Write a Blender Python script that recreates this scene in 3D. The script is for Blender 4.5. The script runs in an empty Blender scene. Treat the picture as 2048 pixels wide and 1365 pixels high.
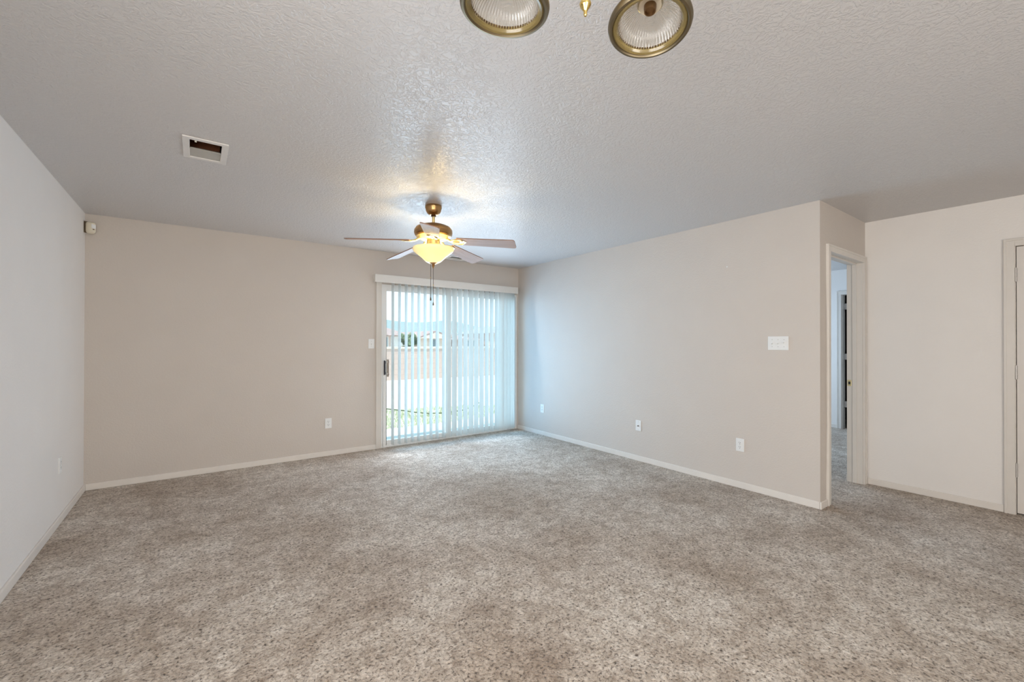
import bpy, bmesh, math, random
from mathutils import Vector, Matrix
random.seed(7)
S = bpy.context.scene
COL = S.collection
PI = math.pi

# ---------------------------------------------------------------- camera
HC = 2.44                      # ceiling height
CAM_R = Vector((0.80777263, -0.58949173, 0.00169847))
CAM_U = Vector((-0.00408544, -0.00271702, 0.99998796))
CAM_F = Vector((0.58948002, 0.80776984, 0.00460307))
cam_data = bpy.data.cameras.new('camera')
cam = bpy.data.objects.new('camera', cam_data)
COL.objects.link(cam)
cam.matrix_world = Matrix(((CAM_R.x, CAM_U.x, -CAM_F.x, 0.0),
                           (CAM_R.y, CAM_U.y, -CAM_F.y, 0.0),
                           (CAM_R.z, CAM_U.z, -CAM_F.z, 1.3058),
                           (0, 0, 0, 1)))
cam_data.sensor_width = 36.0
cam_data.lens = 865.46 / 2048 * 36.0
cam_data.clip_start = 0.02
cam_data.clip_end = 2000
S.camera = cam

# ---------------------------------------------------------------- world, sun, daylight, exposure
world = bpy.data.worlds.new('sky')
S.world = world
world.use_nodes = True
wn = world.node_tree
wn.nodes.clear()
w_out = wn.nodes.new('ShaderNodeOutputWorld')
w_bg = wn.nodes.new('ShaderNodeBackground')
w_tc = wn.nodes.new('ShaderNodeTexCoord')
w_sep = wn.nodes.new('ShaderNodeSeparateXYZ')
w_ramp = wn.nodes.new('ShaderNodeValToRGB')
w_ramp.color_ramp.elements[0].position = 0.0
w_ramp.color_ramp.elements[0].color = (0.93, 0.98, 1.0, 1)
w_ramp.color_ramp.elements[1].position = 0.30
w_ramp.color_ramp.elements[1].color = (0.48, 0.80, 1.0, 1)
wn.links.new(w_tc.outputs['Generated'], w_sep.inputs[0])
wn.links.new(w_sep.outputs['Z'], w_ramp.inputs[0])
wn.links.new(w_ramp.outputs[0], w_bg.inputs['Color'])
wn.links.new(w_bg.outputs[0], w_out.inputs['Surface'])
w_bg.inputs['Strength'].default_value = 1.6

def light(name, kind, energy, color, loc, direction=None, size=None, size_y=None, **kw):
    d = bpy.data.lights.new(name, kind)
    d.energy = energy
    d.color = color
    if kind == 'AREA':
        d.shape = 'RECTANGLE'
        d.size = size
        d.size_y = size_y
    for k, v in kw.items():
        setattr(d, k, v)
    o = bpy.data.objects.new(name, d)
    COL.objects.link(o)
    o.location = loc
    if direction is not None:
        o.rotation_euler = Vector(direction).to_track_quat('-Z', 'Y').to_euler()
    return o

light('sun', 'SUN', 6.2, (1.0, 0.96, 0.90), (0, -10, 20), (0.50, 0.25, -1.0), angle=0.01)
# daylight through the sliding door, through the dining windows behind the camera,
# and through the window of the room beyond the doorway
for k in range(6):
    light('daylight_between_vanes', 'AREA', 6.6, (0.76, 0.775, 0.80), (2.06 + k * 0.32, 5.04, 1.02), (-0.75, -1, 0.14), 0.30, 1.9)
light('daylight_sliding_door', 'AREA', 60, (0.44, 0.75, 1.0), (2.90, 5.62, 1.02), (-0.05, -1, 0.0), 2.0, 1.95)
light('daylight_door_sky', 'AREA', 18, (0.10, 0.50, 1.0), (2.90, 5.16, 1.02), (0.0, -1, 0.0), 1.9, 1.9)
light('fill_left_of_camera', 'AREA', 48, (1.0, 0.99, 0.99), (-0.65, 0.30, 1.40), (1, 0.2, -0.3), 1.2, 1.2)  # unseen fill lamp beside the camera, added to brighten the hall wall
light('daylight_dining_window', 'AREA', 94, (1.0, 0.94, 0.85), (0.10, -2.7, 1.40), (0.1, 1, 0.0), 1.5, 1.5)
light('daylight_bedroom_window', 'AREA', 60, (0.58, 0.78, 1.0), (6.3, 4.1, 1.4), (0, -1, -0.1), 1.6, 1.3)

S.view_settings.view_transform = 'Standard'
S.view_settings.look = 'None'
S.view_settings.gamma = 1.0
S.view_settings.use_curve_mapping = False
S.view_settings.exposure = 0.0
S.cycles.max_bounces = 10
S.cycles.diffuse_bounces = 6
S.cycles.transparent_max_bounces = 24
S.cycles.sample_clamp_indirect = 6.0

# ---------------------------------------------------------------- materials
def new_mat(name):
    m = bpy.data.materials.new(name)
    m.use_nodes = True
    nt = m.node_tree
    b = nt.nodes['Principled BSDF']
    return m, nt, b

def rgba(c):
    return (c[0], c[1], c[2], 1.0)

def plain(name, col, rough=0.5, metal=0.0, spec=0.5, coat=0.0, var=0.03, vscale=12.0):
    """Plain paint / plastic / metal with a faint procedural mottling."""
    m, nt, b = new_mat(name)
    tc = nt.nodes.new('ShaderNodeTexCoord')
    nz = nt.nodes.new('ShaderNodeTexNoise')
    nz.inputs['Scale'].default_value = vscale
    nz.inputs['Detail'].default_value = 3
    rp = nt.nodes.new('ShaderNodeValToRGB')
    rp.color_ramp.elements[0].position = 0.3
    rp.color_ramp.elements[1].position = 0.7
    rp.color_ramp.elements[0].color = rgba([max(0, c * (1 - var)) for c in col])
    rp.color_ramp.elements[1].color = rgba([min(1, c * (1 + var)) for c in col])
    nt.links.new(tc.outputs['Object'], nz.inputs['Vector'])
    nt.links.new(nz.outputs['Fac'], rp.inputs[0])
    nt.links.new(rp.outputs[0], b.inputs['Base Color'])
    b.inputs['Roughness'].default_value = rough
    b.inputs['Metallic'].default_value = metal
    b.inputs['Specular IOR Level'].default_value = spec
    b.inputs['Coat Weight'].default_value = coat
    return m

def add_bump(m, scale, strength, dist, detail=3, kind='noise', rough_noise=0.5, lo=0.35, hi=0.65):
    nt = m.node_tree
    b = nt.nodes['Principled BSDF']
    tc = nt.nodes.new('ShaderNodeTexCoord')
    nz = nt.nodes.new('ShaderNodeTexNoise')
    nz.inputs['Scale'].default_value = scale
    nz.inputs['Detail'].default_value = detail
    nz.inputs['Roughness'].default_value = rough_noise
    mr = nt.nodes.new('ShaderNodeMapRange')
    mr.interpolation_type = 'SMOOTHSTEP'
    mr.inputs['From Min'].default_value = lo
    mr.inputs['From Max'].default_value = hi
    bp = nt.nodes.new('ShaderNodeBump')
    bp.inputs['Strength'].default_value = strength
    bp.inputs['Distance'].default_value = dist
    nt.links.new(tc.outputs['Object'], nz.inputs['Vector'])
    nt.links.new(nz.outputs['Fac'], mr.inputs['Value'])
    nt.links.new(mr.outputs[0], bp.inputs['Height'])
    nt.links.new(bp.outputs[0], b.inputs['Normal'])
    return m

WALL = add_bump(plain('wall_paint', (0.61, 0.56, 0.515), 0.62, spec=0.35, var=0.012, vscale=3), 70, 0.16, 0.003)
WALL_LIFTED = add_bump(plain('wall_paint_lifted', (0.81, 0.785, 0.76), 0.62, spec=0.35, var=0.012, vscale=3), 70, 0.12, 0.003)  # pale paint with extra light put into its colour where lamps fall short
TRIM = plain('trim_paint', (0.69, 0.655, 0.61), 0.38, var=0.015)
BASE = plain('baseboard_paint', (0.76, 0.72, 0.675), 0.38, var=0.02)
DOORPAINT = plain('door_paint', (0.70, 0.665, 0.63), 0.42, var=0.012, vscale=4)
PLASTIC = plain('white_plastic', (0.80, 0.81, 0.81), 0.32, var=0.01)
CREAM = plain('cream_plastic', (0.74, 0.68, 0.55), 0.4, var=0.02)
SLOT = plain('dark_slot', (0.03, 0.03, 0.035), 0.6)
SCREW = plain('painted_screw', (0.55, 0.55, 0.54), 0.35, metal=0.3)
VINYL = plain('white_vinyl', (0.88, 0.89, 0.89), 0.3, var=0.01)
VALANCE = plain('valance_vinyl', (0.72, 0.70, 0.665), 0.4, var=0.01)
NAVY = plain('navy_handle', (0.012, 0.016, 0.035), 0.35)
BROWNHANDLE = plain('wooden_grip', (0.24, 0.12, 0.07), 0.5)
BRASS = plain('polished_brass', (0.80, 0.60, 0.22), 0.16, metal=1.0, var=0.04)
SATIN = plain('satin_brass', (0.22, 0.18, 0.115), 0.42, metal=1.0, var=0.05)
BRONZE = plain('aged_bronze', (0.50, 0.30, 0.13), 0.28, metal=1.0, var=0.08)
PALEBRASS = plain('pale_brass', (0.78, 0.66, 0.36), 0.30, metal=0.85, var=0.04)
SOCKET = plain('socket_brown', (0.22, 0.13, 0.06), 0.4, metal=0.7)
CHAIN = plain('chain_bronze', (0.07, 0.052, 0.035), 0.5)
DARKBRONZE = plain('dark_bronze', (0.10, 0.06, 0.035), 0.35, metal=0.8)
HINGE = plain('painted_hinge', (0.50, 0.48, 0.46), 0.35, metal=0.4)
VENTWHITE = plain('vent_enamel', (0.68, 0.66, 0.64), 0.4, var=0.03)
VENTBLADE = plain('vent_blade_enamel', (0.42, 0.405, 0.37), 0.4, var=0.03)
DUCT = plain('duct_brown', (0.28, 0.10, 0.04), 0.6, var=0.5, vscale=9)
DUCTMETAL = plain('duct_metal', (0.20, 0.17, 0.15), 0.6, metal=0.0)
BLACKVOID = plain('closet_darkness', (0.02, 0.015, 0.012), 0.9)  # near-black colour puts the darkness of an unlit closet into its walls
GOLDPAINT = plain('warm_closet_paint', (0.55, 0.36, 0.08), 0.6)

def ceiling_mat():
    m, nt, b = new_mat('skip_trowel_ceiling')
    tc = nt.nodes.new('ShaderNodeTexCoord')
    mp = nt.nodes.new('ShaderNodeMapping')
    nt.links.new(tc.outputs['Object'], mp.inputs[0])
    # warped noise makes the torn ridges of a knockdown texture
    wz = nt.nodes.new('ShaderNodeTexNoise')
    wz.inputs['Scale'].default_value = 15
    wz.inputs['Detail'].default_value = 2
    vm = nt.nodes.new('ShaderNodeVectorMath'); vm.operation = 'SCALE'
    vm.inputs['Scale'].default_value = 0.075
    va = nt.nodes.new('ShaderNodeVectorMath'); va.operation = 'ADD'
    nt.links.new(mp.outputs[0], wz.inputs['Vector'])
    nt.links.new(wz.outputs['Color'], vm.inputs[0])
    nt.links.new(mp.outputs[0], va.inputs[0])
    nt.links.new(vm.outputs[0], va.inputs[1])
    nz = nt.nodes.new('ShaderNodeTexNoise')
    nz.inputs['Scale'].default_value = 62
    nz.inputs['Detail'].default_value = 4
    nz.inputs['Roughness'].default_value = 0.55
    nt.links.new(va.outputs[0], nz.inputs['Vector'])
    mr = nt.nodes.new('ShaderNodeMapRange'); mr.interpolation_type = 'SMOOTHSTEP'
    mr.inputs['From Min'].default_value = 0.42
    mr.inputs['From Max'].default_value = 0.56
    nt.links.new(nz.outputs['Fac'], mr.inputs['Value'])
    bp = nt.nodes.new('ShaderNodeBump')
    bp.inputs['Strength'].default_value = 0.38
    bp.inputs['Distance'].default_value = 0.006
    nt.links.new(mr.outputs[0], bp.inputs['Height'])
    nt.links.new(bp.outputs[0], b.inputs['Normal'])
    b.inputs['Base Color'].default_value = (0.575, 0.562, 0.56, 1)
    b.inputs['Roughness'].default_value = 0.33
    b.inputs['Specular IOR Level'].default_value = 0.62
    return m
CEIL = ceiling_mat()

STAINS_AND_SHADE = [(0.09, 4.12, 0.26, 0.40), (-0.20, 4.14, 0.26, 0.50), (0.58, 4.11, 0.26, 0.35), (1.00, 2.50, 0.28, 0.40), (0.80, 2.15, 0.24, 0.40),
          (1.15, 1.84, 0.26, 0.40), (1.17, 1.40, 0.22, 0.50), (3.14, 1.35, 0.30, 0.25), (1.95, 1.60, 0.25, 0.20), (4.35, 0.95, 0.34, 0.45), (4.60, 0.62, 0.30, 0.35)]  # carpet stains; the last two paint the hall's shaded band into the colour
def carpet_mat():
    m, nt, b = new_mat('cut_pile_carpet')
    tc = nt.nodes.new('ShaderNodeTexCoord')
    # tufts
    nz = nt.nodes.new('ShaderNodeTexNoise')
    nz.inputs['Scale'].default_value = 74
    nz.inputs['Detail'].default_value = 4.5
    nz.inputs['Roughness'].default_value = 0.66
    nz.inputs['Distortion'].default_value = 0.6
    nt.links.new(tc.outputs['Object'], nz.inputs['Vector'])
    rp = nt.nodes.new('ShaderNodeValToRGB')
    e = rp.color_ramp.elements
    e[0].position = 0.345; e[0].color = (0.115, 0.084, 0.06, 1)
    e[1].position = 0.62; e[1].color = (0.96, 0.885, 0.80, 1)
    k = e.new(0.455); k.color = (0.66, 0.585, 0.505, 1)
    nt.links.new(nz.outputs['Fac'], rp.inputs[0])
    # trodden patches and stains
    pz = nt.nodes.new('ShaderNodeTexNoise')
    pz.inputs['Scale'].default_value = 1.15
    pz.inputs['Detail'].default_value = 4
    pz.inputs['Roughness'].default_value = 0.6
    nt.links.new(tc.outputs['Object'], pz.inputs['Vector'])
    pr = nt.nodes.new('ShaderNodeValToRGB')
    pe = pr.color_ramp.elements
    pe[0].position = 0.36; pe[0].color = (0.70, 0.64, 0.585, 1)
    pe[1].position = 0.60; pe[1].color = (1.0, 1.0, 1.0, 1)
    nt.links.new(pz.outputs['Fac'], pr.inputs[0])
    mx = nt.nodes.new('ShaderNodeMix'); mx.data_type = 'RGBA'; mx.blend_type = 'MULTIPLY'
    mx.inputs['Factor'].default_value = 1.0
    nt.links.new(rp.outputs[0], mx.inputs['A'])
    nt.links.new(pr.outputs[0], mx.inputs['B'])
    for sc_, lo_, tint in ((21.0, 0.38, (0.70, 0.665, 0.63, 1)), (6.5, 0.40, (0.80, 0.765, 0.73, 1))):  # mid-scale noise puts the shading of the pile into the colour
        gz = nt.nodes.new('ShaderNodeTexNoise')
        gz.inputs['Scale'].default_value = sc_
        gz.inputs['Detail'].default_value = 5
        gz.inputs['Roughness'].default_value = 0.68
        gz.inputs['Distortion'].default_value = 0.4
        nt.links.new(tc.outputs['Object'], gz.inputs['Vector'])
        gr_ = nt.nodes.new('ShaderNodeValToRGB')
        gr_.color_ramp.elements[0].position = lo_
        gr_.color_ramp.elements[0].color = tint
        gr_.color_ramp.elements[1].position = 0.57
        gr_.color_ramp.elements[1].color = (1, 1, 1, 1)
        nt.links.new(gz.outputs['Fac'], gr_.inputs[0])
        gm = nt.nodes.new('ShaderNodeMix'); gm.data_type = 'RGBA'; gm.blend_type = 'MULTIPLY'
        gm.inputs['Factor'].default_value = 1.0
        nt.links.new(mx.outputs['Result'], gm.inputs['A'])
        nt.links.new(gr_.outputs[0], gm.inputs['B'])
        mx = gm
    # soiled spots and painted hall shade, with soft, ragged outlines
    last = mx.outputs['Result']
    wob = nt.nodes.new('ShaderNodeTexNoise')
    wob.inputs['Scale'].default_value = 5.0
    wob.inputs['Detail'].default_value = 3
    nt.links.new(tc.outputs['Object'], wob.inputs['Vector'])
    for sx, sy, rad, amt in STAINS_AND_SHADE:
        ds = nt.nodes.new('ShaderNodeVectorMath'); ds.operation = 'DISTANCE'
        ds.inputs[1].default_value = (sx, sy, 0)
        nt.links.new(tc.outputs['Object'], ds.inputs[0])
        ma = nt.nodes.new('ShaderNodeMath'); ma.operation = 'MULTIPLY_ADD'
        ma.inputs[1].default_value = 0.9 * rad
        nt.links.new(wob.outputs['Fac'], ma.inputs[0])
        nt.links.new(ds.outputs['Value'], ma.inputs[2])
        mr = nt.nodes.new('ShaderNodeMapRange'); mr.interpolation_type = 'SMOOTHSTEP'
        mr.inputs['From Min'].default_value = 0.45 * rad
        mr.inputs['From Max'].default_value = 1.45 * rad
        mr.inputs['To Min'].default_value = amt
        mr.inputs['To Max'].default_value = 0.0
        nt.links.new(ma.outputs[0], mr.inputs['Value'])
        sm = nt.nodes.new('ShaderNodeMix'); sm.data_type = 'RGBA'; sm.blend_type = 'MULTIPLY'
        nt.links.new(mr.outputs[0], sm.inputs['Factor'])
        nt.links.new(last, sm.inputs['A'])
        sm.inputs['B'].default_value = (0.52, 0.43, 0.36, 1)
        last = sm.outputs['Result']
    nt.links.new(last, b.inputs['Base Color'])
    bp = nt.nodes.new('ShaderNodeBump')
    bp.inputs['Strength'].default_value = 0.9
    bp.inputs['Distance'].default_value = 0.016
    nt.links.new(nz.outputs['Fac'], bp.inputs['Height'])
    nt.links.new(bp.outputs[0], b.inputs['Normal'])
    b.inputs['Roughness'].default_value = 0.95
    b.inputs['Specular IOR Level'].default_value = 0.1
    b.inputs['Sheen Weight'].default_value = 0.25
    return m
CARPET = carpet_mat()

def wood_mat(name, c0, c1, coat):
    m, nt, b = new_mat(name)
    tc = nt.nodes.new('ShaderNodeTexCoord')
    mp = nt.nodes.new('ShaderNodeMapping')
    mp.inputs['Scale'].default_value = (2.2, 26, 26)
    nz = nt.nodes.new('ShaderNodeTexNoise')
    nz.inputs['Scale'].default_value = 1.6
    nz.inputs['Detail'].default_value = 5
    nz.inputs['Distortion'].default_value = 1.2
    rp = nt.nodes.new('ShaderNodeValToRGB')
    rp.color_ramp.elements[0].color = rgba(c0)
    rp.color_ramp.elements[1].color = rgba(c1)
    rp.color_ramp.elements[0].position = 0.3
    rp.color_ramp.elements[1].position = 0.7
    nt.links.new(tc.outputs['Object'], mp.inputs[0])
    nt.links.new(mp.outputs[0], nz.inputs['Vector'])
    nt.links.new(nz.outputs['Fac'], rp.inputs[0])
    nt.links.new(rp.outputs[0], b.inputs['Base Color'])
    b.inputs['Roughness'].default_value = 0.5
    b.inputs['Specular IOR Level'].default_value = 0.35
    b.inputs['Coat Weight'].default_value = coat
    b.inputs['Coat Roughness'].default_value = 0.12
    return m
BLADEWOOD = wood_mat('fan_blade_wood', (0.30, 0.185, 0.135), (0.38, 0.25, 0.19), 0.05)
BLADEEDGE = wood_mat('fan_blade_edge', (0.16, 0.075, 0.04), (0.24, 0.115, 0.065), 0.2)

def frosted_mat():
    m, nt, b = new_mat('amber_frosted_glass')
    out = nt.nodes['Material Output']
    tc = nt.nodes.new('ShaderNodeTexCoord')
    nz = nt.nodes.new('ShaderNodeTexNoise')
    nz.inputs['Scale'].default_value = 14
    nz.inputs['Detail'].default_value = 4
    rp = nt.nodes.new('ShaderNodeValToRGB')
    rp.color_ramp.elements[0].color = (0.94, 0.89, 0.62, 1)
    rp.color_ramp.elements[1].color = (0.98, 0.96, 0.74, 1)
    nt.links.new(tc.outputs['Object'], nz.inputs['Vector'])
    nt.links.new(nz.outputs['Fac'], rp.inputs[0])
    tr = nt.nodes.new('ShaderNodeBsdfTranslucent')
    mix = nt.nodes.new('ShaderNodeMixShader')
    mix.inputs[0].default_value = 0.15
    nt.links.new(rp.outputs[0], b.inputs['Base Color'])
    nt.links.new(rp.outputs[0], tr.inputs['Color'])
    b.inputs['Roughness'].default_value = 0.25
    nt.links.new(rp.outputs[0], b.inputs['Emission Color'])
    b.inputs['Emission Strength'].default_value = 0.08
    nt.links.new(b.outputs[0], mix.inputs[1])
    nt.links.new(tr.outputs[0], mix.inputs[2])
    nt.links.new(mix.outputs[0], out.inputs['Surface'])
    return m
FROSTED = frosted_mat()

def thin_glass(name, tint, gloss_rough, gloss_add=0.0, ior=1.45, body=0.0, body_col=(1, 1, 1)):
    m, nt, b = new_mat(name)
    out = nt.nodes['Material Output']
    tp = nt.nodes.new('ShaderNodeBsdfTransparent')
    tp.inputs['Color'].default_value = rgba(tint)
    gl = nt.nodes.new('ShaderNodeBsdfGlossy')
    gl.inputs['Roughness'].default_value = gloss_rough
    fr = nt.nodes.new('ShaderNodeFresnel')
    fr.inputs['IOR'].default_value = ior
    ad = nt.nodes.new('ShaderNodeMath'); ad.operation = 'ADD'; ad.use_clamp = True
    ad.inputs[1].default_value = gloss_add
    mix = nt.nodes.new('ShaderNodeMixShader')
    nt.links.new(fr.outputs[0], ad.inputs[0])
    nt.links.new(ad.outputs[0], mix.inputs[0])
    nt.links.new(tp.outputs[0], mix.inputs[1])
    nt.links.new(gl.outputs[0], mix.inputs[2])
    last = mix
    if body > 0:
        df = nt.nodes.new('ShaderNodeBsdfDiffuse')
        df.inputs['Color'].default_value = rgba(body_col)
        mx2 = nt.nodes.new('ShaderNodeMixShader')
        mx2.inputs[0].default_value = body
        nt.links.new(mix.outputs[0], mx2.inputs[1])
        nt.links.new(df.outputs[0], mx2.inputs[2])
        last = mx2
    nt.links.new(last.outputs[0], out.inputs['Surface'])
    return m
PANE = thin_glass('door_pane_glass', (0.97, 0.99, 0.985), 0.02)
RIBBED = thin_glass('clear_ribbed_glass', (0.77, 0.74, 0.68), 0.18, 0.02, body=0.12, body_col=(0.55, 0.50, 0.41))
RIMGLASS = thin_glass('thick_glass_lip', (0.70, 0.60, 0.36), 0.2, 0.05, body=0.35, body_col=(0.36, 0.28, 0.11))

def vane_mat():
    m, nt, b = new_mat('blind_vane_vinyl')
    out = nt.nodes['Material Output']
    tr = nt.nodes.new('ShaderNodeBsdfTranslucent')
    tr.inputs['Color'].default_value = (0.93, 0.95, 0.94, 1)
    tc = nt.nodes.new('ShaderNodeTexCoord')
    nz = nt.nodes.new('ShaderNodeTexNoise')
    nz.inputs['Scale'].default_value = 30
    rp = nt.nodes.new('ShaderNodeValToRGB')
    rp.color_ramp.elements[0].color = (0.80, 0.82, 0.82, 1)
    rp.color_ramp.elements[1].color = (0.84, 0.86, 0.86, 1)
    nt.links.new(tc.outputs['Object'], nz.inputs['Vector'])
    nt.links.new(nz.outputs['Fac'], rp.inputs[0])
    nt.links.new(rp.outputs[0], b.inputs['Base Color'])
    b.inputs['Roughness'].default_value = 0.4
    mix = nt.nodes.new('ShaderNodeMixShader')
    mix.inputs[0].default_value = 0.40
    nt.links.new(b.outputs[0], mix.inputs[1])
    nt.links.new(tr.outputs[0], mix.inputs[2])
    nt.links.new(mix.outputs[0], out.inputs['Surface'])
    return m
VANE = vane_mat()

CONCRETE = add_bump(plain('patio_concrete', (0.62, 0.60, 0.57), 0.85, var=0.06, vscale=5), 60, 0.2, 0.004)
DIRT = add_bump(plain('pale_dirt', (0.60, 0.55, 0.49), 0.95, var=0.10, vscale=2.5), 25, 0.4, 0.02)
GRASSMAT = plain('thin_grass', (0.46, 0.52, 0.34), 0.9, var=0.25, vscale=14)
STUCCO = add_bump(plain('house_stucco', (0.66, 0.52, 0.47), 0.9, var=0.05, vscale=2), 40, 0.3, 0.01)
STUCCO2 = add_bump(plain('house_stucco_pale', (0.70, 0.60, 0.53), 0.9, var=0.05, vscale=2), 40, 0.3, 0.01)
ROOF = plain('roof_shingle', (0.36, 0.27, 0.26), 0.9, var=0.25, vscale=6)
ROOF2 = plain('roof_shingle_grey', (0.34, 0.34, 0.35), 0.9, var=0.25, vscale=6)
WINGLASS = plain('house_window_glass', (0.20, 0.26, 0.30), 0.1)
GARAGE = plain('garage_door_white', (0.70, 0.68, 0.66), 0.6)
FOLIAGE = plain('tree_leaf', (0.26, 0.33, 0.20), 0.7, var=0.35, vscale=5)
BARK = plain('tree_bark', (0.16, 0.11, 0.08), 0.9, var=0.3)
HILL = plain('distant_hill', (0.24, 0.30, 0.315), 1.0, var=0.06, vscale=0.03)  # distance haze is put into this pale blue colour
HOSE = plain('hose_rubber', (0.10, 0.12, 0.06), 0.5)

def block_mat():
    m, nt, b = new_mat('tan_block')
    tc = nt.nodes.new('ShaderNodeTexCoord')
    sp = nt.nodes.new('ShaderNodeSeparateXYZ')
    cb = nt.nodes.new('ShaderNodeCombineXYZ')
    br = nt.nodes.new('ShaderNodeTexBrick')
    br.inputs['Color1'].default_value = (0.62, 0.48, 0.43, 1)
    br.inputs['Color2'].default_value = (0.59, 0.455, 0.41, 1)
    br.inputs['Mortar'].default_value = (0.54, 0.42, 0.375, 1)
    br.inputs['Scale'].default_value = 1.0
    br.inputs['Brick Width'].default_value = 0.4
    br.inputs['Row Height'].default_value = 0.2
    br.inputs['Mortar Size'].default_value = 0.012
    nt.links.new(tc.outputs['Object'], sp.inputs[0])
    nt.links.new(sp.outputs['X'], cb.inputs['X'])
    nt.links.new(sp.outputs['Z'], cb.inputs['Y'])
    nt.links.new(cb.outputs[0], br.inputs['Vector'])
    nt.links.new(br.outputs['Color'], b.inputs['Base Color'])
    b.inputs['Roughness'].default_value = 0.9
    return m
BLOCK = block_mat()
BLOCKCAP = plain('block_cap', (0.66, 0.58, 0.52), 0.9, var=0.05)

# ---------------------------------------------------------------- mesh helpers
class MB:
    def __init__(self):
        self.bm = bmesh.new()

    def face(self, pts):
        return self.bm.faces.new([self.bm.verts.new(p) for p in pts])

    def box(self, x0, x1, y0, y1, z0, z1):
        v = [self.bm.verts.new(p) for p in ((x0, y0, z0), (x1, y0, z0), (x1, y1, z0), (x0, y1, z0),
                                            (x0, y0, z1), (x1, y0, z1), (x1, y1, z1), (x0, y1, z1))]
        for q in ((3, 2, 1, 0), (4, 5, 6, 7), (0, 1, 5, 4), (1, 2, 6, 5), (2, 3, 7, 6), (3, 0, 4, 7)):
            self.bm.faces.new([v[i] for i in q])
        return self

    def lathe(self, prof, n=32, c=(0, 0, 0), rib=None, close=False):
        """Revolve (radius, z) pairs about the vertical axis through c."""
        rings = []
        for j, (r, z) in enumerate(prof):
            if r < 1e-6:
                rings.append([self.bm.verts.new((c[0], c[1], c[2] + z))])
                continue
            ring = []
            for i in range(n):
                a = 2 * PI * i / n
                rr = r * (1 + (rib(i, j) if rib else 0))
                ring.append(self.bm.verts.new((c[0] + rr * math.cos(a), c[1] + rr * math.sin(a), c[2] + z)))
            rings.append(ring)
        pairs = list(zip(rings[:-1], rings[1:]))
        if close:
            pairs.append((rings[-1], rings[0]))
        for A, B in pairs:
            for i in range(n):
                k = (i + 1) % n
                if len(A) == 1 and len(B) == 1:
                    continue
                if len(A) == 1:
                    self.bm.faces.new((A[0], B[k], B[i]))
                elif len(B) == 1:
                    self.bm.faces.new((A[i], A[k], B[0]))
                else:
                    self.bm.faces.new((A[i], A[k], B[k], B[i]))
        return self

    def tube(self, pts, r, n=10, cap=True):
        pts = [Vector(p) for p in pts]
        rad = r if isinstance(r, (list, tuple)) else [r] * len(pts)
        rings = []
        prev = None
        for i, p in enumerate(pts):
            t = (pts[min(i + 1, len(pts) - 1)] - pts[max(i - 1, 0)]).normalized()
            if prev is None:
                ref = Vector((0, 0, 1)) if abs(t.z) < 0.9 else Vector((1, 0, 0))
                a = t.cross(ref).normalized()
            else:
                a = (prev - t * prev.dot(t)).normalized()
            prev = a
            b = t.cross(a)
            rings.append([self.bm.verts.new(p + (a * math.cos(2 * PI * k / n) + b * math.sin(2 * PI * k / n)) * rad[i])
                          for k in range(n)])
        for A, B in zip(rings[:-1], rings[1:]):
            for k in range(n):
                self.bm.faces.new((A[k], A[(k + 1) % n], B[(k + 1) % n], B[k]))
        if cap:
            self.bm.faces.new(list(reversed(rings[0])))
            self.bm.faces.new(rings[-1])
        return self

    def prism(self, outline, z0, z1):
        """Extrude a flat (x, y) outline from z0 to z1."""
        lo = [self.bm.verts.new((x, y, z0)) for x, y in outline]
        hi = [self.bm.verts.new((x, y, z1)) for x, y in outline]
        self.bm.faces.new(list(reversed(lo)))
        self.bm.faces.new(hi)
        n = len(outline)
        for i in range(n):
            k = (i + 1) % n
            self.bm.faces.new((lo[i], lo[k], hi[k], hi[i]))
        return self

    def grid_slab(self, axis, t0, t1, us, vs, holes):
        """Slab between t0 and t1 along axis with rectangular holes (u0,u1,v0,v1)."""
        U = sorted(set([us[0], us[1]] + [h[0] for h in holes] + [h[1] for h in holes]))
        V = sorted(set([vs[0], vs[1]] + [h[2] for h in holes] + [h[3] for h in holes]))
        U = [u for u in U if us[0] <= u <= us[1]]
        V = [v for v in V if vs[0] <= v <= vs[1]]
        def P(u, v, t):
            if axis == 0: return (t, u, v)
            if axis == 1: return (u, t, v)
            return (u, v, t)
        def solid(i, j):
            if i < 0 or j < 0 or i >= len(U) - 1 or j >= len(V) - 1:
                return False
            cu, cv = (U[i] + U[i + 1]) / 2, (V[j] + V[j + 1]) / 2
            return not any(h[0] < cu < h[1] and h[2] < cv < h[3] for h in holes)
        for i in range(len(U) - 1):
            for j in range(len(V) - 1):
                if not solid(i, j):
                    continue
                a, b, c, d = U[i], U[i + 1], V[j], V[j + 1]
                for t in (t0, t1):
                    self.face([P(a, c, t), P(b, c, t), P(b, d, t), P(a, d, t)])
                if not solid(i - 1, j): self.face([P(a, c, t0), P(a, d, t0), P(a, d, t1), P(a, c, t1)])
                if not solid(i + 1, j): self.face([P(b, c, t0), P(b, d, t0), P(b, d, t1), P(b, c, t1)])
                if not solid(i, j - 1): self.face([P(a, c, t0), P(b, c, t0), P(b, c, t1), P(a, c, t1)])
                if not solid(i, j + 1): self.face([P(a, d, t0), P(b, d, t0), P(b, d, t1), P(a, d, t1)])
        bmesh.ops.remove_doubles(self.bm, verts=self.bm.verts, dist=1e-5)
        return self

    def xform(self, M):
        bmesh.ops.transform(self.bm, matrix=M, verts=self.bm.verts)
        return self

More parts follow.
